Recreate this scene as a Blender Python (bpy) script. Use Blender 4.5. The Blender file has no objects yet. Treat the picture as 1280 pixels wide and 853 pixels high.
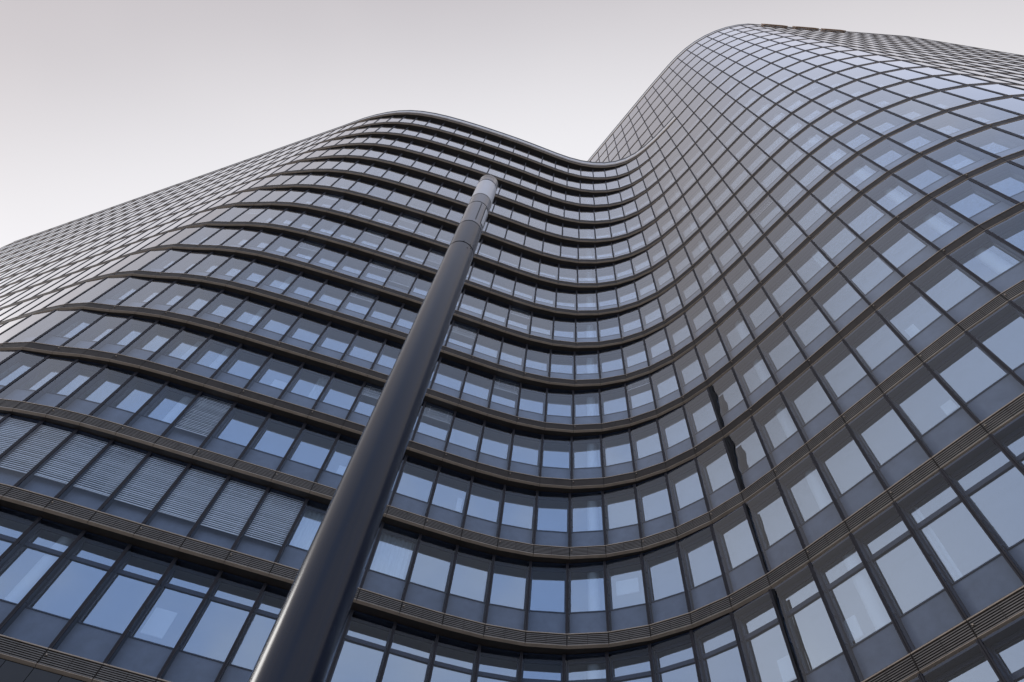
import bpy, math, random
import numpy as np
from mathutils import Matrix, Vector

rnd = random.Random(7)
sc = bpy.context.scene
COL = sc.collection
H = 3.5                      # storey height in metres
EYE = 1.6
Z0 = 4.0917                  # height of the first louvred band above the eye, in storeys

# ------------------------------------------------------------------ plan of the facade
# one point per window module (module -20 .. 19) on the lowest band, and how far it moves per storey
JA = -20
PA = np.array([[-6.2711, 4.663], [-5.9413, 4.5575], [-5.6118, 4.4753], [-5.2831, 4.4168], [-4.957, 4.3825], [-4.6346, 4.3727], [-4.314, 4.3875], [-3.9878, 4.4254], [-3.6454, 4.4817], [-3.2814, 4.5487], [-2.9007, 4.619], [-2.5132, 4.6879], [-2.1258, 4.7549], [-1.7412, 4.8228], [-1.3577, 4.8936], [-0.9728, 4.9681], [-0.5871, 5.0439], [-0.204, 5.113], [0.1742, 5.1606], [0.5469, 5.1675], [0.9123, 5.1183], [1.2644, 5.0062], [1.5939, 4.8329], [1.8914, 4.6057], [2.1512, 4.3339], [2.3761, 4.0267], [2.5779, 3.695], [2.7705, 3.3503], [2.9617, 3.0012], [3.1529, 2.6529], [3.3435, 2.3099], [3.536, 1.9806], [3.738, 1.675], [3.9614, 1.3977], [4.2152, 1.149], [4.5012, 0.9284], [4.8144, 0.7374], [5.1468, 0.5793], [5.4922, 0.4573], [5.8478, 0.3726]])
PB = np.array([[0.03758, -0.01308], [0.03478, -0.01833], [0.03239, -0.02418], [0.03041, -0.03059], [0.02882, -0.03751], [0.02753, -0.04475], [0.02636, -0.05201], [0.02512, -0.05889], [0.02367, -0.06492], [0.02204, -0.06973], [0.02046, -0.07315], [0.01923, -0.07534], [0.0185, -0.07665], [0.01825, -0.07752], [0.01829, -0.07824], [0.01832, -0.07885], [0.01802, -0.07912], [0.01707, -0.0786], [0.01532, -0.07678], [0.01285, -0.07317], [0.00999, -0.06748], [0.00721, -0.0597], [0.00492, -0.05019], [0.00336, -0.03968], [0.00253, -0.0291], [0.00228, -0.01942], [0.00237, -0.0114], [0.00259, -0.00543], [0.00282, -0.00151], [0.00301, 0.00068], [0.00313, 0.00163], [0.0032, 0.0018], [0.0032, 0.00161], [0.00311, 0.00133], [0.00286, 0.0011], [0.00242, 0.00099], [0.00175, 0.00101], [0.00088, 0.00114], [-0.00018, 0.00137], [-0.00143, 0.00168]])
N_LEFT, N_RIGHT = 29, 14
LE = np.array([-15.4, 9.32]); RE = np.array([10.86, 0.027])
JMIN, JMAX = JA - N_LEFT, 19 + N_RIGHT       # -49 .. 33

def kk(k):                    # storey number -> plan parameter (the two lowest storeys are taller)
    return k if k >= 0 else k * 1.185
def zb(k):                    # height of the underside of band k
    return EYE + H * (Z0 + kk(k))

def wing_pts(k):
    P = PA + PB * kk(k)
    for i, w in enumerate((1.0, .75, .5, .25)):
        yl = 4.184 - .507 * (P[i, 0] + 5.23)
        P[i, 1] = P[i, 1] * (1 - w) + yl * w
    for i, w in enumerate((1.0, .7, .35)):
        q = P[-1 - i]
    left = [LE + (P[0] - LE) * (i / N_LEFT) for i in range(N_LEFT)]
    right = [P[-1] + (RE - P[-1]) * ((i + 1) / N_RIGHT) for i in range(N_RIGHT)]
    return np.vstack([left, P, right]) * H

UL = np.array([-.8918, .4522]); NL = np.array([.4522, .8918])
UR = np.array([.9977, -.0674]); NR = np.array([.0674, .9977])
def left_return():
    return np.array([LE + .42*UL + 3.2*NL, LE + .42*UL + .75*NL, LE + .38*UL + .36*NL, LE + .22*UL + .1*NL]) * H
def right_return():
    return np.array([RE + .22*UR + .1*NR, RE + .38*UR + .36*NR, RE + .42*UR + .75*NR, RE + .42*UR + 4.6*NR]) * H

JT = -6                      # the tower front runs on behind the wing roof as far as this module
TD = np.array([.1910, -.3390])
def tower_pts(k):
    W = wing_pts(k)
    p9 = W[9 - JMIN]
    left = [p9 + (j - 9) * TD * H for j in range(JT, 9)]
    return np.vstack([left, W[9 - JMIN:]])

def level(k):                # polyline for level k: (points, module number of first point)
    if k <= 14:
        return wing_pts(k), JMIN
    return tower_pts(k), JT

def normals(P):              # outward normals with mitre
    d = np.diff(P, axis=0); d /= np.linalg.norm(d, axis=1)[:, None]
    n = np.stack([d[:, 1], -d[:, 0]], 1)
    v = np.vstack([n[:1], n[:-1] + n[1:], n[-1:]])
    v /= np.linalg.norm(v, axis=1)[:, None]
    c = np.ones(len(P)); c[1:-1] = np.einsum('ij,ij->i', v[1:-1], n[:-1]); c[0] = c[-1] = 1
    return v / np.maximum(c, .5)[:, None]

# ------------------------------------------------------------------ mesh helper
class MB:
    def __init__(s): s.v = []; s.f = []; s.m = []
    def quad(s, a, b, c, d, m=0):
        i = len(s.v); s.v += [tuple(a), tuple(b), tuple(c), tuple(d)]; s.f.append((i, i+1, i+2, i+3)); s.m.append(m)
    def prism(s, q0, q1, z0, z1, m=0, caps=True, ends=True):
        """box over the plan quad q = [a0,a1,b1,b0] given as two edges q0=(a0,a1) (outer) and q1=(b0,b1) (inner)"""
        a0, a1 = q0; b0, b1 = q1
        P = [(*a0, z0), (*a1, z0), (*b1, z0), (*b0, z0), (*a0, z1), (*a1, z1), (*b1, z1), (*b0, z1)]
        i = len(s.v); s.v += P
        F = [(0, 1, 5, 4), (2, 3, 7, 6)]
        if ends: F += [(1, 2, 6, 5), (3, 0, 4, 7)]
        if caps: F += [(3, 2, 1, 0), (4, 5, 6, 7)]
        for f in F: s.f.append(tuple(i + t for t in f)); s.m.append(m)
    def lathe(s, prof, seg=48, c=(0, 0), m=0, cap=True):
        i = len(s.v)
        for r, z in prof:
            for t in range(seg):
                a = 2 * math.pi * t / seg
                s.v.append((c[0] + r * math.cos(a), c[1] + r * math.sin(a), z))
        for q in range(len(prof) - 1):
            for t in range(seg):
                u = (t + 1) % seg
                s.f.append((i + q*seg + t, i + q*seg + u, i + (q+1)*seg + u, i + (q+1)*seg + t)); s.m.append(m)
        if cap:
            e = len(s.v); s.v += s.v[i:i + seg] + s.v[i + (len(prof)-1)*seg:i + len(prof)*seg]
            s.f.append(tuple(e + seg + t for t in range(seg))); s.m.append(m)
            s.f.append(tuple(e + t for t in reversed(range(seg)))); s.m.append(m)
    def build(s, name, mats, parent=None, smooth=False):
        me = bpy.data.meshes.new(name)
        me.from_pydata([tuple(float(x) for x in v) for v in s.v], [], s.f)
        if not isinstance(mats, (list, tuple)): mats = [mats]
        for m in mats: me.materials.append(m)
        if len(mats) > 1: me.polygons.foreach_set('material_index', s.m)
        if smooth: me.polygons.foreach_set('use_smooth', [len(f) == 4 for f in s.f])
        me.update()
        o = bpy.data.objects.new(name, me); COL.objects.link(o)
        if parent is not None: o.parent = parent
        return o

def thing(name, label, cat, loc=(0, 0, 0), group=None):
    o = bpy.data.objects.new(name, None); COL.objects.link(o)
    o.location = loc; o.empty_display_size = .5
    o['label'] = label; o['category'] = cat
    if group: o['group'] = group
    return o

# ------------------------------------------------------------------ materials
def nodes(name):
    m = bpy.data.materials.new(name); m.use_nodes = True
    nt = m.node_tree; nt.nodes.clear()
    out = nt.nodes.new('ShaderNodeOutputMaterial')
    return m, nt, out
def N(nt, t, **kw):
    n = nt.nodes.new(t)
    for k, v in kw.items():
        if k in n.inputs.keys(): n.inputs[k].default_value = v
        else: setattr(n, k, v)
    return n
def paint(name, col, rough=.5, metal=0., var=.12, scale=1.5, spec=.5, bump=0., coat=0., edge=None):
    m, nt, out = nodes(name)
    b = N(nt, 'ShaderNodeBsdfPrincipled', Roughness=rough, Metallic=metal)
    b.inputs['Specular IOR Level'].default_value = spec
    b.inputs['Coat Weight'].default_value = coat
    if edge: b.inputs['Specular Tint'].default_value = (*edge, 1)
    b.inputs['Coat Roughness'].default_value = .08
    tc = N(nt, 'ShaderNodeTexCoord')
    no = N(nt, 'ShaderNodeTexNoise', Scale=scale, Detail=5., Roughness=.6)
    nt.links.new(tc.outputs['Object'], no.inputs['Vector'])
    mr = N(nt, 'ShaderNodeMapRange'); mr.inputs['From Min'].default_value = .3; mr.inputs['From Max'].default_value = .7
    mr.inputs['To Min'].default_value = 1 - var; mr.inputs['To Max'].default_value = 1 + var
    nt.links.new(no.outputs['Fac'], mr.inputs['Value'])
    mx = N(nt, 'ShaderNodeMix', data_type='RGBA', blend_type='MULTIPLY')
    mx.inputs['Factor'].default_value = 1
    mx.inputs['A'].default_value = (*col, 1)
    nt.links.new(mr.outputs['Result'], mx.inputs['B'])
    nt.links.new(mx.outputs['Result'], b.inputs['Base Color'])
    r2 = N(nt, 'ShaderNodeMapRange'); r2.inputs['To Min'].default_value = rough * .85; r2.inputs['To Max'].default_value = min(1, rough * 1.2)
    n2 = N(nt, 'ShaderNodeTexNoise', Scale=scale * 6, Detail=4.)
    nt.links.new(tc.outputs['Object'], n2.inputs['Vector'])
    nt.links.new(n2.outputs['Fac'], r2.inputs['Value']); nt.links.new(r2.outputs['Result'], b.inputs['Roughness'])
    if bump:
        bp = N(nt, 'ShaderNodeBump', Strength=bump, Distance=.01)
        nt.links.new(n2.outputs['Fac'], bp.inputs['Height']); nt.links.new(bp.outputs['Normal'], b.inputs['Normal'])
    nt.links.new(b.outputs['BSDF'], out.inputs['Surface'])
    return m

def glass(name, tint, gain, base, gloss=(1, 1, 1), wave=0.):
    """coated architectural pane: tinted see-through with a fresnel mirror on top"""
    m, nt, out = nodes(name)
    tr = N(nt, 'ShaderNodeBsdfTransparent', Color=(*tint, 1))
    gl = N(nt, 'ShaderNodeBsdfGlossy', Color=(*gloss, 1), Roughness=.0)
    lw = N(nt, 'ShaderNodeFresnel', IOR=1.5)
    ma = N(nt, 'ShaderNodeMath', operation='MULTIPLY_ADD', use_clamp=True)
    ma.inputs[1].default_value = gain; ma.inputs[2].default_value = base
    mix = N(nt, 'ShaderNodeMixShader')
    # Fresnel must see the pane from either side as an outside surface
    geo = N(nt, 'ShaderNodeNewGeometry')
    lay = N(nt, 'ShaderNodeLayerWeight', Blend=.5)
    nt.links.new(lay.outputs['Facing'], ma.inputs[0])
    po = N(nt, 'ShaderNodeMath', operation='POWER'); po.inputs[1].default_value = 3.5
    nt.links.new(lay.outputs['Facing'], po.inputs[0]); nt.links.new(po.outputs[0], ma.inputs[0])
    if wave:
        tc = N(nt, 'ShaderNodeTexCoord')
        no = N(nt, 'ShaderNodeTexNoise', Scale=.9, Detail=1.)
        nt.links.new(tc.outputs['Object'], no.inputs['Vector'])
        bp = N(nt, 'ShaderNodeBump', Strength=1., Distance=wave)
        nt.links.new(no.outputs['Fac'], bp.inputs['Height'])
        nt.links.new(bp.outputs['Normal'], gl.inputs['Normal'])
    nt.links.new(ma.outputs[0], mix.inputs['Fac'])
    nt.links.new(tr.outputs[0], mix.inputs[1]); nt.links.new(gl.outputs[0], mix.inputs[2])
    nt.links.new(mix.outputs[0], out.inputs['Surface'])
    nt.nodes.remove(lw); nt.nodes.remove(geo)
    return m

M = {}
M['bronze']   = paint('bronze_panel', (.042, .034, .028), .55, .1, .22, 1.2, spec=.2)
M['louvre']   = paint('bronze_louvre', (.17, .155, .14), .5, .25, .15, 2., spec=.3)
M['lip']      = paint('bronze_edge_trim', (.40, .325, .25), .45, .2, .14, 2., spec=.3)
M['back']     = paint('black_louvre_backing', (.008, .008, .008), .8)
M['soffit']   = paint('black_soffit_panel', (.040, .032, .026), .6, 0, .25)
M['mullion']  = paint('dark_anodised_mullion', (.030, .028, .034), .5, .0, .12, 2., spec=.25)
M['jamb']     = paint('grey_cavity_lining', (.044, .057, .09), .5, .1, .2, 1.)
M['parapet']  = paint('grey_parapet_panel', (.165, .18, .215), .5, .1, .14, 2.5)
M['frame']    = paint('dark_window_frame', (.026, .033, .055), .45, .1, .1)
M['outer']    = glass('outer_pane_glass', (.82, .89, .97), 1.5, .020, (.94, .965, 1.), wave=.0015)
M['inner']    = glass('inner_pane_glass', (.90, .94, .95), .5, .42, (.90, .95, 1.))
M['blind']    = paint('light_grey_blind_slat', (.88, .87, .85), .5, .0, .04)
M['curtain']  = paint('white_curtain_cloth', (.75, .78, .78), .8, 0, .06)
M['column']   = paint('white_plastered_column', (.85, .85, .83), .7, 0, .03)
M['ceiling']  = paint('pale_ceiling', (.5, .5, .5), .8, 0, .05)
M['core']     = paint('office_back_wall', (.22, .22, .23), .8, 0, .15, .3)
M['white']    = paint('white_board', (.85, .86, .86), .5, 0, .02)
M['upstand']  = paint('pale_parapet_upstand', (.74, .72, .70), .5, .0, .1)
M['coping']   = paint('black_roof_coping', (.012, .013, .013), .4)
M['roof']     = paint('grey_roof_gravel', (.22, .22, .21), .9, 0, .2, 8., bump=.4)
M['base']     = paint('black_base_cladding', (.012, .012, .013), .35, 0, .2)
M['post']     = paint('dark_blue_grey_post_paint', (.0065, .0095, .022), .20, 0., .06, 3., spec=.33)
M['posttop']  = paint('grey_light_head_metal', (.12, .122, .14), .16, .3, .06, 3., spec=.5)
M['seam']     = paint('black_seam', (.006, .006, .006), .6)
M['lens']     = paint('frosted_lamp_lens', (.62, .625, .65), .22, 0, .03)
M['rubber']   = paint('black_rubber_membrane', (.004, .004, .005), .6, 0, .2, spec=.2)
M['sign']     = paint('orange_brown_sign_face', (.50, .31, .17), .45, 0, .15)
M['signback'] = paint('dark_sign_return', (.03, .025, .022), .5)
M['paving']   = paint('grey_concrete_paving', (.30, .29, .28), .85, 0, .2, 1.2, bump=.3)
M['bwall']    = paint('rear_dark_glass_wall', (.04, .045, .055), .15, .2, .1)

# ------------------------------------------------------------------ camera
RC = Matrix(((0.9868419390953715, -0.14257351772340784, 0.07626125678521185),
             (-0.16168793165380932, -0.8701795196135244, 0.46545098173995647),
             (0.0, -0.47165707424902376, -0.8817820616857948)))
cd = bpy.data.cameras.new('camera'); cam = bpy.data.objects.new('camera', cd); COL.objects.link(cam)
cd.sensor_width = 36; cd.lens = 855.0 / 1280 * 36; cd.clip_start = .05; cd.clip_end = 3000
cam.matrix_world = Matrix.Translation((0, 0, EYE)) @ RC.transposed().to_4x4()
sc.camera = cam
RCn = np.array(RC)
def project(P):
    c = (np.asarray(P, float) - np.array([0, 0, EYE])) @ RCn.T
    d = np.maximum(-c[:, 2], 1e-3)
    return np.stack([640 + 855 * c[:, 0] / d, 426.5 - 855 * c[:, 1] / d], 1), -c[:, 2]
def clip_area(q):
    poly = [tuple(p) for p in q]
    for ax, lim, sg in ((0, 0, 1), (0, 1280, -1), (1, 0, 1), (1, 853, -1)):
        out = []
        for i in range(len(poly)):
            a, b = poly[i - 1], poly[i]
            ia, ib = sg * (a[ax] - lim) >= 0, sg * (b[ax] - lim) >= 0
            if ia != ib:
                t = (lim - a[ax]) / (b[ax] - a[ax]); out.append((a[0] + t*(b[0]-a[0]), a[1] + t*(b[1]-a[1])))
            if ib: out.append(b)
        poly = out
        if not poly: return 0.
    s = sum(poly[i-1][0]*poly[i][1] - poly[i][0]*poly[i-1][1] for i in range(len(poly)))
    return abs(s) / 2
def view_area(P):
    uv, d = project(P)
    if d.min() < .5: return 0.
    return clip_area(uv)

# ------------------------------------------------------------------ the building
BAND = .50                   # height of a bronze band
CAV = .36                    # greatest depth of the cavity between outer and inner window
bld = thing('office_building', 'tall curved glass office building with bronze floor bands, wavy lower wing and tower', 'office building')

LV = {k: level(k) for k in range(-2, 21)}
NV = {k: normals(LV[k][0]) for k in LV}
def at(k, j): P, j0 = LV[k]; return P[j - j0]
def nat(k, j): P, j0 = LV[k]; return NV[k][j - j0]

LS = dict(LV); LS[14] = (tower_pts(14), JT); NS = dict(NV); NS[14] = normals(LS[14][0])
def ats(k, j): P, j0 = LS[k]; return P[j - j0]
def nats(k, j): P, j0 = LS[k]; return NS[k][j - j0]

# recess of the glass behind the band of its own storey, larger where the floors lean out
def recess(k, j):
    if k + 1 > 20 or (k == 14 and j < 9): return .022
    P1, j1 = LV[k + 1]
    if j < j1: return .022
    lean = float(np.dot(at(k + 1, j) - ats(k, j), nats(k, j)))
    return .022 + .05 * min(1, max(0, lean / .25))
def cav(k, j): return .265 + .02 * min(1, max(0, (recess(k, j) - .022) / .05))
def gl(k, j, extra=0.):      # plan point of the glass line of storey k
    r = recess(k, j)
    return ats(k, j) - nats(k, j) * (r + extra)

# storeys: k -> module range
def modules(k):
    if k >= 15: return JT, JMAX
    if k == 14: return JT, JMAX
    if k == -2: return -9, JMAX
    return JMIN, JMAX

# ---- bands
for k in range(-1, 21):
    P, j0 = LV[k]; n = NV[k]
    L = len(P)
    z = zb(k); mb = MB(); sl = MB()
    louvred = k <= 1
    for i in range(L - 1):
        a, b = P[i], P[i+1]; na, nb = n[i], n[i+1]
        t = (b - a) / np.linalg.norm(b - a); g = t * .007
        A = lambda d: (a - na*d + g, b - nb*d - g)
        F = lambda d: (a - na*d, b - nb*d)
        # bottom and top edge trims, proud of the panel
        mb.prism(A(0), A(.05), z + .05, z + .064, 2)
        a0, a1 = A(0); b0, b1 = A(.085)
        mb.quad((*a0, z + .0498), (*b0, z), (*b1, z), (*a1, z + .0498), 2)
        mb.prism(A(.0), A(.05), z + BAND - .03, z + BAND, 2)
        if louvred:
            ns = 7 if k < 0 else 6
            for q in range(ns):
                zz = z + .078 + q * (BAND - .115) / ns
                sl.prism(A(.012), A(.05), zz, zz + (BAND - .115) / ns * .5, 0)
            mb.prism(F(.062), F(.09), z + .065, z + BAND - .03, 3, caps=False, ends=False)
            c = (a + b) / 2; nc = (na + nb) / 2     # upright between the two louvre packs
            mb.prism((c - t*.006 - nc*.01, c + t*.006 - nc*.01), (c - t*.006 - nc*.05, c + t*.006 - nc*.05), z + .065, z + BAND - .03, 0)
            for e, s_ in ((a, 1), (b, -1)):
                ne = na if s_ == 1 else nb
                mb.prism(tuple(sorted((e + t*s_*.007 - ne*.008, e + t*s_*.019 - ne*.008), key=lambda v: v @ t)),
                         tuple(sorted((e + t*s_*.007 - ne*.05, e + t*s_*.019 - ne*.05), key=lambda v: v @ t)), z + .065, z + BAND - .03, 0)
        else:
            c = (a + b) / 2; nc = (na + nb) / 2
            d0, d1 = .015, .05
            mb.prism((a - na*d0 + g, c - nc*d0 - t*.003), (a - na*d1 + g, c - nc*d1 - t*.003), z + .065, z + BAND - .03, 0)
            mb.prism((c - nc*d0 + t*.003, b - nb*d0 - g), (c - nc*d1 + t*.003, b - nb*d1 - g), z + .065, z + BAND - .03, 0)
            mb.prism(F(.055), F(.08), z + .065, z + BAND - .03, 3, caps=False, ends=False)
        # top ledge and black soffit back to the glass of the storey below
        mb.quad((*F(.05)[0], z+BAND-.006), (*F(.05)[1], z+BAND-.006), (*F(.6)[1], z+BAND-.006), (*F(.6)[0], z+BAND-.006), 4)
        mb.quad((*F(.08)[0], z+.006), (*F(.6)[0], z+.006), (*F(.6)[1], z+.006), (*F(.08)[1], z+.006), 4)
        # anchor stud beside every second joint
        if (i + j0) % 2 == 0 and k <= 9:
            c = a + t * .07 + na * .012; r = .018
            mb.prism((c - t*r + na*.02, c + t*r + na*.02), (c - t*r - na*.03, c + t*r - na*.03), z + .30, z + .336, 2)
    ob = mb.build('floor_band', [M['bronze'], M['louvre'], M['lip'], M['back'], M['soffit']], bld)
    if sl.f: sl.build('louvre_slats', M['louvre'], ob)

# ---- windows and mullions, storey by storey
cells = []
for k in range(-2, 20):
    j0, j1 = modules(k)
    for j in range(j0, j1):
        g0, g1 = gl(k, j), gl(k, j + 1)
        z0 = zb(k) + BAND + .004; z1 = zb(k + 1) - .004
        # panes whose centre lies within the frame are ranked by how large they show
        area = view_area([(*g0, z0), (*g1, z0), (*g1, z1), (*g0, z1)])
        mid = (g0 + g1) / 2; nn = (nats(k, j) + nats(k, j + 1)) / 2
        facing = np.dot(-mid, nn) > 0
        cells.append((area if facing else 0., k, j, g0, g1, z0, z1))
rank = sorted(range(len(cells)), key=lambda i: -cells[i][0])
BIG = set(rank[:100])

TRANSOM = {-1, -2}
blind_full = {(0, j) for j in range(-20, -7)} | {(1, -11)}
blind_part = {(2, -7): .38, (2, -5): .42, (3, -3): .45, (4, -9): .35, (5, -12): .5, (5, -8): .9, (5, -9): .35, (6, -10): .3,
              (6, -7): .85, (7, -13): .4, (4, -20): .6, (6, -16): .5, (7, -9): .5, (3, 2): .25, (1, 15): .3, (5, 9): .3, (5, -3): .4, (8, 14): .4, (4, -5): .5}
curtain = {(0, -5): (.0, 1.), (0, -7): (.0, .8), (1, -12): (.6, .98), (2, -13): (.55, .9), (0, 13): (.1, .35), (3, -15): (.6, .95), (-1, 8): (.05, .2), (2, -9): (.6, .98), (3, 9): (.7, .98)}
board = {(0, 1): (.15, .80, 1.75, 2.35), (-1, 4): (.5, .95, 1.25, 1.9), (-1, -9): (.1, .6, 1.35, 2.2), (-1, -7): (.65, .95, 1.3, 2.0), (1, -4): (.7, .9, 1.3, 2.0),
         (1, -7): (.3, .9, 1.3, 1.75), (1, 10): (.1, .4, 1.3, 1.8), (2, -10): (.4, .9, 1.3, 1.8), (-1, 6): (.0, .3, 1.3, 1.9), (0, 9): (.6, .9, 1.3, 1.7), (3, 14): (.3, .8, 1.3, 1.9)}

def cell_mesh(c, W, O, I, Pn, X):
    """window of one module: W frame + cavity lining, O outer pane, I inner pane, Pn parapet panel, X blinds and curtains (dict of lists)"""
    _, k, j, g0, g1, z0, z1 = c
    t = (g1 - g0); Lw = np.linalg.norm(t); t = t / Lw
    nn = np.array([t[1], -t[0]])
    s = .045                                   # half of the mullion
    def pt(u, d): return g0 + t * u - nn * d   # u along the module, d inwards
    def box(mb, u0, u1, d0, d1, za, zc, m=0): mb.prism((pt(u0, d0), pt(u1, d0)), (pt(u0, d1), pt(u1, d1)), za, zc, m)
    tilt = [rnd.uniform(-.0022, .0022) for _ in range(4)]
    O.quad((*pt(s, tilt[0]), z0), (*pt(Lw - s, tilt[1]), z0), (*pt(Lw - s, tilt[2]), z1), (*pt(s, tilt[3]), z1))
    zs = z0 + (1.09 if k not in TRANSOM else 1.08)      # sill of the inner window
    zh = z1 - .10                                       # head of the inner window
    D = (cav(k, j) + cav(k, j + 1)) / 2
    # grey parapet panel under the inner window, with a sill ledge
    box(Pn, s, Lw - s, D, D + .05, z0 + .01, zs - .03)
    box(W, s, Lw - s, D - .03, D + .05, zs - .03, zs, 0)
    fw = .04
    box(W, s, s + fw, D - .015, D + .05, zs, zh, 0)
    box(W, Lw - s - fw, Lw - s, D - .015, D + .05, zs, zh, 0)
    box(W, s, Lw - s, D - .015, D + .05, zh, z1 + .0, 0)
    box(W, s + fw, Lw - s - fw, D - .012, D + .05, zh - .035, zh - .002, 0)
    if k in TRANSOM:
        zt = zs + (zh - zs) * .70
        box(W, s + fw, Lw - s - fw, D - .03, D + .05, zt, zt + .13, 0)
    # cavity floor, cavity ceiling, outer glazing beads
    box(W, s, Lw - s, .03, D - .035, z0 - .002, z0 + .012, 1)
    box(W, s, Lw - s, .02, D - .02, z1 - .05, z1 + .002, 0)
    box(W, s, Lw - s, .006, .03, z0, z0 + .025, 0)
    # cable brackets in the cavity
    for q in (.30, .52, .74):
        zz = z0 + q * (z1 - z0)
        box(W, s + .002, s + .03, .08, .17, zz, zz + .03, 1)
    di = D + .02
    q = rnd.uniform(-.006, .006); v = rnd.uniform(-.010, .010)      # no two inner lights sit at quite the same angle
    I.quad((*pt(s + fw, di + q), zs), (*pt(Lw - s - fw, di - q), zs), (*pt(Lw - s - fw, di - q + v), zh - .035), (*pt(s + fw, di + q + v), zh - .035))
    def slats(za, zc):
        b = MB(); zz = zc; dip = rnd.uniform(.058, .070)
        while zz > za:
            e_ = rnd.uniform(-.006, .006)
            b.prism((pt(s + .03, .10), pt(Lw - s - .03, .10)), (pt(s + .03, .135), pt(Lw - s - .03, .135)), zz, zz + .006)
            q = len(b.v) - 8                     # tip the slat: its outer edge lower
            for w in (0, 1, 4, 5): x, y, zq = b.v[q + w]; b.v[q + w] = (x, y, zq - dip + e_)
            zz -= .082
        b.prism((pt(s + .03, .10), pt(Lw - s - .03, .10)), (pt(s + .03, .135), pt(Lw - s - .03, .135)), za - .03, za - .004)
        for u in (.2, .8):
            b.prism((pt(Lw*u, .115), pt(Lw*u + .006, .115)), (pt(Lw*u, .121), pt(Lw*u + .006, .121)), za, z1 - .01)
        return b
    if (k, j) in blind_full: X.append(('window_blind', slats(z0 + rnd.choice((.74, .78, .78, .80, .86)), z1 - .06), M['blind']))
    elif (k, j) in blind_part: X.append(('window_blind', slats(z1 - blind_part[(k, j)] * 2.0, z1 - .06), M['blind']))
    if (k, j) in curtain:
        u0, u1 = curtain[(k, j)]; b = MB(); ns = max(6, int((u1 - u0) * 40))
        for q in range(ns):
            ua, ub = [Lw * (.05 + .9 * (u0 + (u1 - u0) * (q + e) / ns)) for e in (0, 1)]
            da, db = [D + .14 + .035 * math.sin((q + e) * 1.15) + .012 * math.sin((q + e) * 2.7) for e in (0, 1)]
            b.quad((*pt(ua, da), z0 + .5), (*pt(ub, db), z0 + .5), (*pt(ub, db), zh), (*pt(ua, da), zh))
        X.append(('curtain', b, M['curtain']))
    if (k, j) in board:
        u0, u1, a, b_ = board[(k, j)]; b = MB()
        box(b, Lw*u0 + .06, Lw*u1 - .02, D + .12, D + .15, z0 + a, z0 + b_)
        X.append(('white_board', b, M['white']))

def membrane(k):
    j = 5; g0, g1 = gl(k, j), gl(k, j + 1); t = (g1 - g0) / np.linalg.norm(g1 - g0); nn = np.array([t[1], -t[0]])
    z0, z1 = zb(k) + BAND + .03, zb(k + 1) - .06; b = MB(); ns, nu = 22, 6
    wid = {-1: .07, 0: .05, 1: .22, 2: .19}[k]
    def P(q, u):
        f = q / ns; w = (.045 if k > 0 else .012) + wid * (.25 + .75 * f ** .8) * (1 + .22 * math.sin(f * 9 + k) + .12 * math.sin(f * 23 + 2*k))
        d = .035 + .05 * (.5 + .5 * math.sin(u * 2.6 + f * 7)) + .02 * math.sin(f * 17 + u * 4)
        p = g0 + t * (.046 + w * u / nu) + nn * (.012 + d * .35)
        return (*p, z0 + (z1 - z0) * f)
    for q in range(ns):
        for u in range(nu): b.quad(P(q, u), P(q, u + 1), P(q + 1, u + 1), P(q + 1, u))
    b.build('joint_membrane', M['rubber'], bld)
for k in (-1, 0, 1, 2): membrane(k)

Wm, Om, Im, Pm, Xm = MB(), MB(), MB(), MB(), {}
for i, c in enumerate(cells):
    if i in BIG:
        w, o, n_, p, x = MB(), MB(), MB(), MB(), []
        cell_mesh(c, w, o, n_, p, x)
        wo = w.build('window', [M['frame'], M['jamb']], bld)
        o.build('outer_pane', M['outer'], wo); n_.build('inner_pane', M['inner'], wo); p.build('parapet_panel', M['parapet'], wo)
        for nm, b, m in x: b.build(nm, m, wo)
    else:
        x = []
        cell_mesh(c, Wm, Om, Im, Pm, x)
        for nm, b, m in x:
            t_, m_ = Xm.setdefault(nm, (MB(), m)); q = len(t_.v)
            t_.v += b.v; t_.f += [tuple(q + y for y in f) for f in b.f]; t_.m += b.m
rest = Wm.build('window', [M['frame'], M['jamb']], bld); rest['kind'] = 'stuff'
Om.build('outer_pane', M['outer'], rest); Im.build('inner_pane', M['inner'], rest); Pm.build('parapet_panel', M['parapet'], rest)
for nm, (b, m) in Xm.items(): b.build(nm, m, rest)

def mullion_mesh(mb, k, j):
    g = gl(k, j); n = nats(k, j); n = n / np.linalg.norm(n); t = np.array([-n[1], n[0]])
    z0 = zb(k) + BAND + .002; z1 = zb(k + 1) + .01
    def box(u0, u1, d0, d1, m): mb.prism((g + t*u0 - n*d0, g + t*u1 - n*d0), (g + t*u0 - n*d1, g + t*u1 - n*d1), z0, z1, m)
    box(-.048, -.006, -.024, .02, 0)
    box(.006, .048, -.024, .02, 0)
    box(-.006, .006, -.004, .02, 2)
    box(-.03, .03, .0205, cav(k, j) + .05, 1)
mul = []
for k in range(-2, 20):
    j0, j1 = modules(k)
    for j in range(j0, j1 + 1):
        g = gl(k, j); n = nats(k, j); t = np.array([-n[1], n[0]]) * .03
        z0 = zb(k) + BAND; z1 = zb(k + 1)
        mul.append((view_area([(*(g - t), z0), (*(g + t), z0), (*(g + t), z1), (*(g - t), z1)]) if np.dot(-g, n) > 0 else 0, k, j))
mo = sorted(range(len(mul)), key=lambda i: -mul[i][0]); top = set(mo[:100])
Mm = MB()
mats3 = [M['mullion'], M['jamb'], M['back']]
for i, (_, k, j) in enumerate(mul):
    if i in top:
        b = MB(); mullion_mesh(b, k, j); b.build('mullion', mats3, bld)
    else: mullion_mesh(Mm, k, j)
Mm.build('mullion', mats3, bld)['kind'] = 'stuff'

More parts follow.
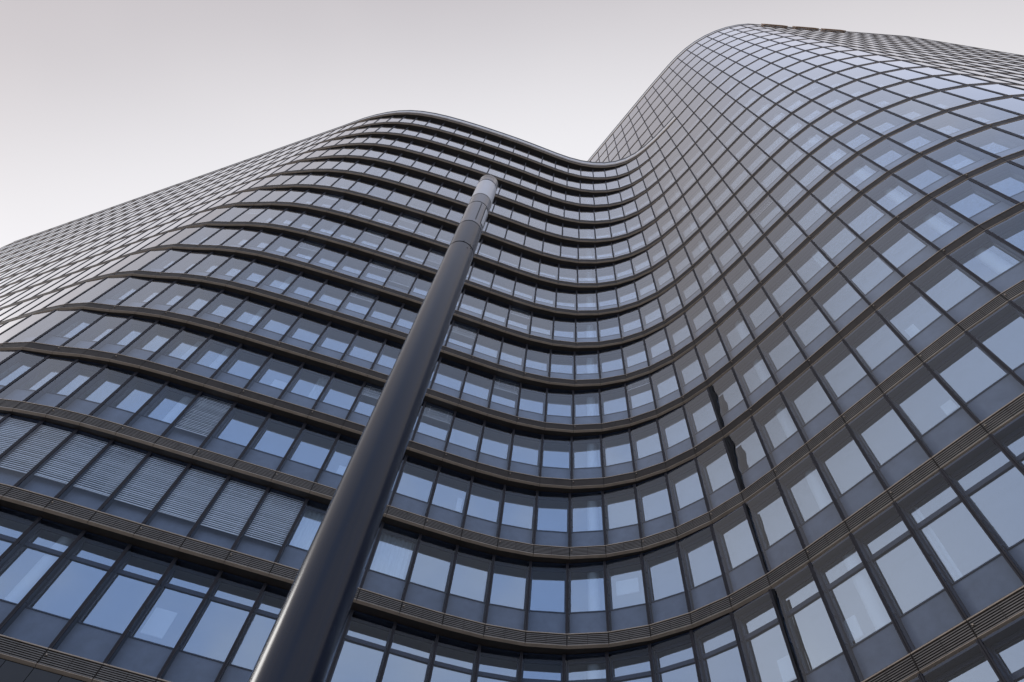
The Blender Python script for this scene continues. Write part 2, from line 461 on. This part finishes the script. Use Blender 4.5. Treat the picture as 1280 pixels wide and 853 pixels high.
# ---- office floors, columns and back walls seen through the glass
INN = 5.2
for k in range(-2, 20):
    j0, j1 = modules(k); mb = MB()
    z = zb(k + 1) - .02
    for j in range(j0, j1):
        a0, a1 = gl(k, j, CAV + .052), gl(k, j + 1, CAV + .052)
        n0, n1 = nats(k, j), nats(k, j + 1)
        mb.prism((a0, a1), (a0 - n0 * INN, a1 - n1 * INN), z, z + .34, 0, ends=False)
    mb.build('floor_slab', [M['ceiling']], bld)
    cw = MB()
    for j in range(j0, j1):
        a0, a1 = gl(k, j, CAV + INN - .1), gl(k, j + 1, CAV + INN - .1)
        cw.quad((*a0, zb(k) + .33), (*a1, zb(k) + .33), (*a1, z - .002), (*a0, z - .002))
    cw.build('office_wall', M['core'], bld)
for cj in range(-48, 33, 6):
    mb = MB()
    for k in range(-2, 20):
        j0, j1 = modules(k)
        if not (j0 <= cj < j1): continue
        g = gl(k, cj, .555) * .36 + gl(k, cj + 1, .555) * .64
        mb.lathe([(.21, zb(k) + .322), (.21, zb(k + 1) - .022)], 24, (g[0], g[1]))
    if mb.f: mb.build('column', M['column'], bld, smooth=True)

# ---- parapets and roofs
def parapet(pts, z, name):
    n = normals(pts); mb = MB()
    for i in range(len(pts) - 1):
        a, b = pts[i], pts[i+1]; na, nb = n[i], n[i+1]
        t = (b - a) / np.linalg.norm(b - a); g = t * .006
        A = lambda d, e=1: (a - na*d + g*e, b - nb*d - g*e)
        mb.prism(A(.0), A(.16), z + BAND + .004, z + .80, 2)
        mb.prism(A(.02), A(.16), z + .804, z + 1.50, 0)
        mb.prism(A(-.01, 0), A(.30, 0), z + 1.504, z + 1.755, 1)
        mb.prism(A(.06, 0), A(.14, 0), z + BAND + .004, z + 1.50, 1, caps=False, ends=False)
    return mb.build(name, [M['upstand'], M['coping'], M['lip']], bld)
w14 = LV[14][0][:9 - JMIN + 1]
lr = left_return()[::1]
pw = parapet(w14, zb(14), 'wing_parapet')
t20 = LV[20][0]
pt_ = parapet(t20, zb(20), 'tower_parapet')
for j in range(JMIN + 2, JMIN + 24, 2):       # brackets under the coping at the far left end
    p = at(14, j); n = nat(14, j); t = np.array([-n[1], n[0]]); mb = MB()
    mb.prism((p - t*.05 + n*.012, p + t*.05 + n*.012), (p - t*.05 - n*.028, p + t*.05 - n*.028), zb(14) + .9, zb(14) + 1.62)
    mb.build('coping_bracket', M['coping'], pw)

back_w = np.array([LE + .42*UL + 3.2*NL, [-4.2, 8.9], [-1.5, 9.4]]) * H
def fan_roof(pts, z, name):
    me = bpy.data.meshes.new(name)
    lo = [(float(p[0]), float(p[1]), z) for p in pts]; hi = [(x, y, z + .25) for x, y, _ in lo]
    L = len(lo)
    F = [tuple(range(L, 2*L)), tuple(reversed(range(L)))] + [(i, (i+1) % L, L + (i+1) % L, L + i) for i in range(L)]
    me.from_pydata(lo + hi, [], F); me.materials.append(M['roof']); me.update()
    o = bpy.data.objects.new(name, me); COL.objects.link(o); o.parent = bld
    return o
inn14 = [p - n * .2 for p, n in zip(w14, NV[14])]
tl = tower_pts(14)
roofW = inn14 + [tl[j] for j in range(9 - JT - 1, -1, -1)] + [back_w[2], back_w[1], back_w[0]]
fan_roof(roofW, zb(14) + .1, 'wing_roof')
rr = right_return()
inn20 = [p - n * .2 for p, n in zip(t20, NV[20])]
roofT = inn20 + [rr[0], rr[1], rr[2], rr[3], np.array([6.0, 9.5]) * H]
fan_roof(roofT, zb(20) + .1, 'tower_roof')

# ---- rear and end walls close the volume
mb = MB()
def wall(pts, z0, z1):
    for a, b in zip(pts[:-1], pts[1:]):
        mb.quad((*a, z0), (*b, z0), (*b, z1), (*a, z1), 0)
        for k in range(-1, 21):
            if z0 - .1 <= zb(k) <= z1:
                d = (b - a) / np.linalg.norm(b - a); n = np.array([d[1], -d[0]])
                mb.prism((a + n*.010, b + n*.010), (a + n*.003, b + n*.003), zb(k), zb(k) + BAND, 1)
wall(list(left_return()) + [LE * H], 0, zb(14) + 1.6)
wall([RE * H] + list(right_return()), 0, zb(20) + 1.6)
wall([rr[3], np.array([6.0, 9.5]) * H, tower_pts(20)[0]], 0, zb(20) + 1.6)
wall([tower_pts(14)[0], back_w[2], back_w[1], back_w[0]], 0, zb(14) + 1.6)
mb.build('rear_wall', [M['bwall'], M['bronze']], bld)

# ---- base: black cladding under the lowest louvre band at left, recessed dark glass at street level
mb = MB()
P, j0 = LV[-1]; n = NV[-1]
for j in range(JMIN, -9):
    i = j - j0; a, b = P[i], P[i+1]; na, nb = n[i], n[i+1]; t = (b - a) / np.linalg.norm(b - a)
    for e in (0, 1):
        pa, pb = a + (b - a) * (e * .5), a + (b - a) * (e * .5 + .5)
        qa, qb = na + (nb - na) * (e * .5), na + (nb - na) * (e * .5 + .5)
        mb.prism((pa - qa*.06 + t*.008, pb - qb*.06 - t*.008), (pa - qa*.12 + t*.008, pb - qb*.12 - t*.008), zb(-2) + .01, zb(-1) - .03, 0)
    mb.quad((*(a - na*.14), zb(-2)), (*(b - nb*.14), zb(-2)), (*(b - nb*.14), zb(-1) + .01), (*(a - na*.14), zb(-1) + .01), 1)
P, j0 = LV[-2]; n = NV[-2]
for i in range(len(P) - 1):
    a, b = P[i], P[i+1]; na, nb = n[i], n[i+1]
    mb.prism((a - na*.06, b - nb*.06), (a - na*.4, b - nb*.4), zb(-2) - .02, zb(-2) + BAND, 2)
    mb.quad((*(a - na*1.4), 0), (*(b - nb*1.4), 0), (*(b - nb*1.4), zb(-2)), (*(a - na*1.4), zb(-2)), 0)
    mb.quad((*(a - na*.06), zb(-2) - .024), (*(a - na*1.4), zb(-2) - .024), (*(b - nb*1.4), zb(-2) - .024), (*(b - nb*.06), zb(-2) - .024), 1)
mb.build('base_cladding', [M['base'], M['back'], M['bronze']], bld)

# ------------------------------------------------------------------ rooftop sign
def on_roof_edge(x):
    P = LV[20][0]
    for i in range(len(P) - 1):
        if P[i][0] <= x * H <= P[i+1][0] and i > 10:
            f = (x*H - P[i][0]) / (P[i+1][0] - P[i][0]); return P[i] + f * (P[i+1] - P[i]), NV[20][i] / np.linalg.norm(NV[20][i])
    return P[-1], NV[20][-1]
p0, _ = on_roof_edge(6.4)
sign = thing('roof_sign', 'row of three orange brown sign blocks standing along the top edge of the tower', 'sign', (float(p0[0]), float(p0[1]), zb(20) + .35))
for x0, x1 in ((6.22, 6.95), (7.20, 7.92), (8.10, 8.75)):
    (a, n), (b, _) = on_roof_edge(x0), on_roof_edge(x1)
    t = (b - a) / np.linalg.norm(b - a); Lw = np.linalg.norm(b - a); o = np.array(p0); zo = 0
    mb = MB()
    def bx(u0, u1, za, zc, m=0, d0=.12, d1=.03):
        mb.prism((a - o + t*u0 + n*d0, a - o + t*u1 + n*d0), (a - o + t*u0 + n*d1, a - o + t*u1 + n*d1), za, zc, m)
    w = .26
    bx(0, w, 0, 1.38); bx(Lw - w, Lw, 0, 1.38); bx(w + .002, Lw - w - .002, 1.20, 1.38); bx(w + .002, Lw - w - .002, 0, .16); 
    bx(.1, .2, .3, .4, 1, .028, -.02); bx(Lw - .2, Lw - .1, .3, .4, 1, .028, -.02)
    mb.build('sign_block', [M['sign'], M['signback']], sign)

# ------------------------------------------------------------------ lamp post
PX, PY = -.745, 2.906
post = thing('lamp_post', 'tall dark round lamp column with seamed light head, standing in front of the glass building', 'lamp post', (PX, PY, 0))
D3 = 3.0
def hz(r): return EYE + (D3 - .155) * r     # heights read off the side facing the street
z_top, z1, z2, z3, z4, z5 = hz(3.64), hz(3.535), hz(3.27), hz(3.135), hz(2.845), hz(2.575)
RB, RT = .163, .150
def rad(z): return RB + (RT - RB) * z / z_top
mb = MB(); mb.lathe([(rad(0), 0.02), (rad(z5), z5 - .026)], 96); shaft = mb.build('shaft', M['post'], post, smooth=True)
mb = MB(); mb.lathe([(.26, 0), (.26, .018), (.245, .024), (rad(0) + .003, .024)], 64); mb.build('base_plate', M['post'], post)
def ring(z, h=.026):
    b = MB(); b.lathe([(rad(z) - .006, z - h), (rad(z) - .006, z + .002)], 96); b.build('seam_ring', M['seam'], post, smooth=True)
for z in (z1, z2, z3, z4, z5): ring(z)
mb = MB(); mb.lathe([(rad(z5), z5 + .002), (rad(z4), z4 - .026)], 96); mb.build('upper_sleeve', M['post'], post, smooth=True)
mb = MB(); mb.lathe([(rad(z4), z4 + .002), (rad(z3), z3 - .026)], 96); hat = mb.build('control_section', M['posttop'], post, smooth=True)
mb = MB(); mb.lathe([(rad(z3), z3 + .002), (rad(z2), z2 - .026)], 96); mb.build('collar', M['posttop'], post, smooth=True)
mb = MB(); mb.lathe([(rad(z2), z2 + .002), (rad(z1), z1 - .026)], 96); mb.build('light_head', M['lens'], post, smooth=True)
mb = MB(); mb.lathe([(rad(z1), z1 + .002), (rad(z_top), z_top - .03), (rad(z_top) - .012, z_top - .008), (rad(z_top) - .04, z_top)], 96); mb.build('cap', M['posttop'], post, smooth=True)
def patch(name, a0, a1, za, zc, out, m, par):
    b = MB(); ns = 8
    for i in range(ns):
        u, v = [math.radians(a0 + (a1 - a0) * (i + e) / ns) for e in (0, 1)]
        r0, r1 = rad(za) - .004, rad(za) + out
        b.prism(((r1*math.cos(u), r1*math.sin(u)), (r1*math.cos(v), r1*math.sin(v))), ((r0*math.cos(u), r0*math.sin(u)), (r0*math.cos(v), r0*math.sin(v))), za, zc)
    b.build(name, m, par)
face = math.degrees(math.atan2(-PY, -PX))             # side of the post that faces the camera
patch('slot', face + 3, face + 8, z4 + .09, z3 - .05, .0012, M['seam'], hat)
patch('hatch_edge', face + 33, face + 63, z4 + .10, z3 - .05, .0012, M['seam'], hat)
patch('hatch_window', face + 38, face + 60, z4 + .13, z3 - .10, .003, M['lens'], hat)
for a, z in ((face + 18, z5 - .12), (face + 34, z5 - .05), (face - 6, z5 + .02), (face + 26, z5 + .02)):
    patch('bolt', a - 1.6, a + 1.6, z - .010, z + .006, .004, M['seam'], shaft)

# ------------------------------------------------------------------ ground
mb = MB(); S = 900
mb.quad((-S, -S, 0), (S, -S, 0), (S, S, 0), (-S, S, 0))
g = mb.build('ground', M['paving']); g['kind'] = 'structure'

# ------------------------------------------------------------------ sky and sun
w = bpy.data.worlds.new('World'); sc.world = w; w.use_nodes = True
nt = w.node_tree; nt.nodes.clear()
out = nt.nodes.new('ShaderNodeOutputWorld'); bg = nt.nodes.new('ShaderNodeBackground'); bg.inputs['Strength'].default_value = .1
SUN_EL, SUN_AZ = math.radians(31), math.radians(-78)   # azimuth from +Y towards +X
sky = nt.nodes.new('ShaderNodeTexSky'); sky.sky_type = 'NISHITA'; sky.sun_disc = False
sky.sun_elevation = SUN_EL; sky.sun_rotation = SUN_AZ; sky.dust_density = 3.; sky.air_density = 1.2
tc = nt.nodes.new('ShaderNodeTexCoord')
def dot(v):
    d = N(nt, 'ShaderNodeVectorMath', operation='DOT_PRODUCT'); d.inputs[1].default_value = Vector(v).normalized()
    nt.links.new(tc.outputs['Generated'], d.inputs[0]); return d.outputs['Value']
def ramp(sock, a, b):
    m = N(nt, 'ShaderNodeMapRange', interpolation_type='SMOOTHSTEP'); m.inputs['From Min'].default_value = a; m.inputs['From Max'].default_value = b
    nt.links.new(sock, m.inputs['Value']); return m.outputs['Result']
def mixc(f, a, b):
    m = N(nt, 'ShaderNodeMix', data_type='RGBA')
    if isinstance(f, float): m.inputs['Factor'].default_value = f
    else: nt.links.new(f, m.inputs['Factor'])
    for s, v in (('A', a), ('B', b)):
        if isinstance(v, tuple): m.inputs[s].default_value = (*v, 1)
        else: nt.links.new(v, m.inputs[s])
    return m.outputs['Result']
# thin overcast: pale violet grey overhead, bright towards the veiled sun, clearer and bluer on the far side
no = N(nt, 'ShaderNodeTexNoise', Scale=3.2, Detail=6., Roughness=.55)
nt.links.new(tc.outputs['Generated'], no.inputs['Vector'])
n2 = N(nt, 'ShaderNodeTexNoise', Scale=1.6, Detail=4., Roughness=.5)
nt.links.new(tc.outputs['Generated'], n2.inputs['Vector'])
glow = ramp(dot((.243, .97, 0)), -.10, .27)
over = mixc(glow, (5.45, 5.1, 5.35), (9.4, 9.3, 9.6))
over = mixc(ramp(dot((-.9, -.25, .4)), .83, .98), over, (10., 9.7, 10.3))
over = mixc(ramp(dot((0, -1, 0)), .03, .34), over, (8.0, 8.3, 9.8))
clear = ramp(dot((.12, -1, 0)), .18, .75)
blue = mixc(ramp(no.outputs['Fac'], .38, .68), (5.4, 7.0, 10.6), (8.6, 9.2, 10.9))
over = mixc(clear, over, blue)
over = mixc(ramp(dot((-.9, .4, .2)), .80, .98), over, (10.6, 10.5, 10.9))
over = mixc(ramp(dot((-.93, .20, .50)), .955, 1.0), over, (14., 13.4, 13.2))
over = mixc(ramp(n2.outputs['Fac'], .3, .72), over, mixc(.20, over, (9.6, 9.2, 9.2)))
final = mixc(.06, over, sky.outputs['Color'])
nt.links.new(final, bg.inputs['Color']); nt.links.new(bg.outputs[0], out.inputs['Surface'])

sd = bpy.data.lights.new('sun', 'SUN'); sd.energy = .5; sd.angle = math.radians(16); sd.color = (1, .98, .95)
so = bpy.data.objects.new('sun', sd); COL.objects.link(so)
dv = Vector((math.sin(SUN_AZ) * math.cos(SUN_EL), math.cos(SUN_AZ) * math.cos(SUN_EL), math.sin(SUN_EL)))
so.rotation_euler = dv.to_track_quat('Z', 'Y').to_euler()

sc.view_settings.view_transform = 'Standard'; sc.view_settings.look = 'None'
sc.view_settings.exposure = 0; sc.view_settings.gamma = 1; sc.view_settings.use_curve_mapping = False
cy = sc.cycles
cy.max_bounces = 8; cy.glossy_bounces = 4; cy.diffuse_bounces = 3; cy.transparent_max_bounces = 16; cy.transmission_bounces = 4
cy.sample_clamp_indirect = 6; cy.caustics_reflective = False; cy.caustics_refractive = False
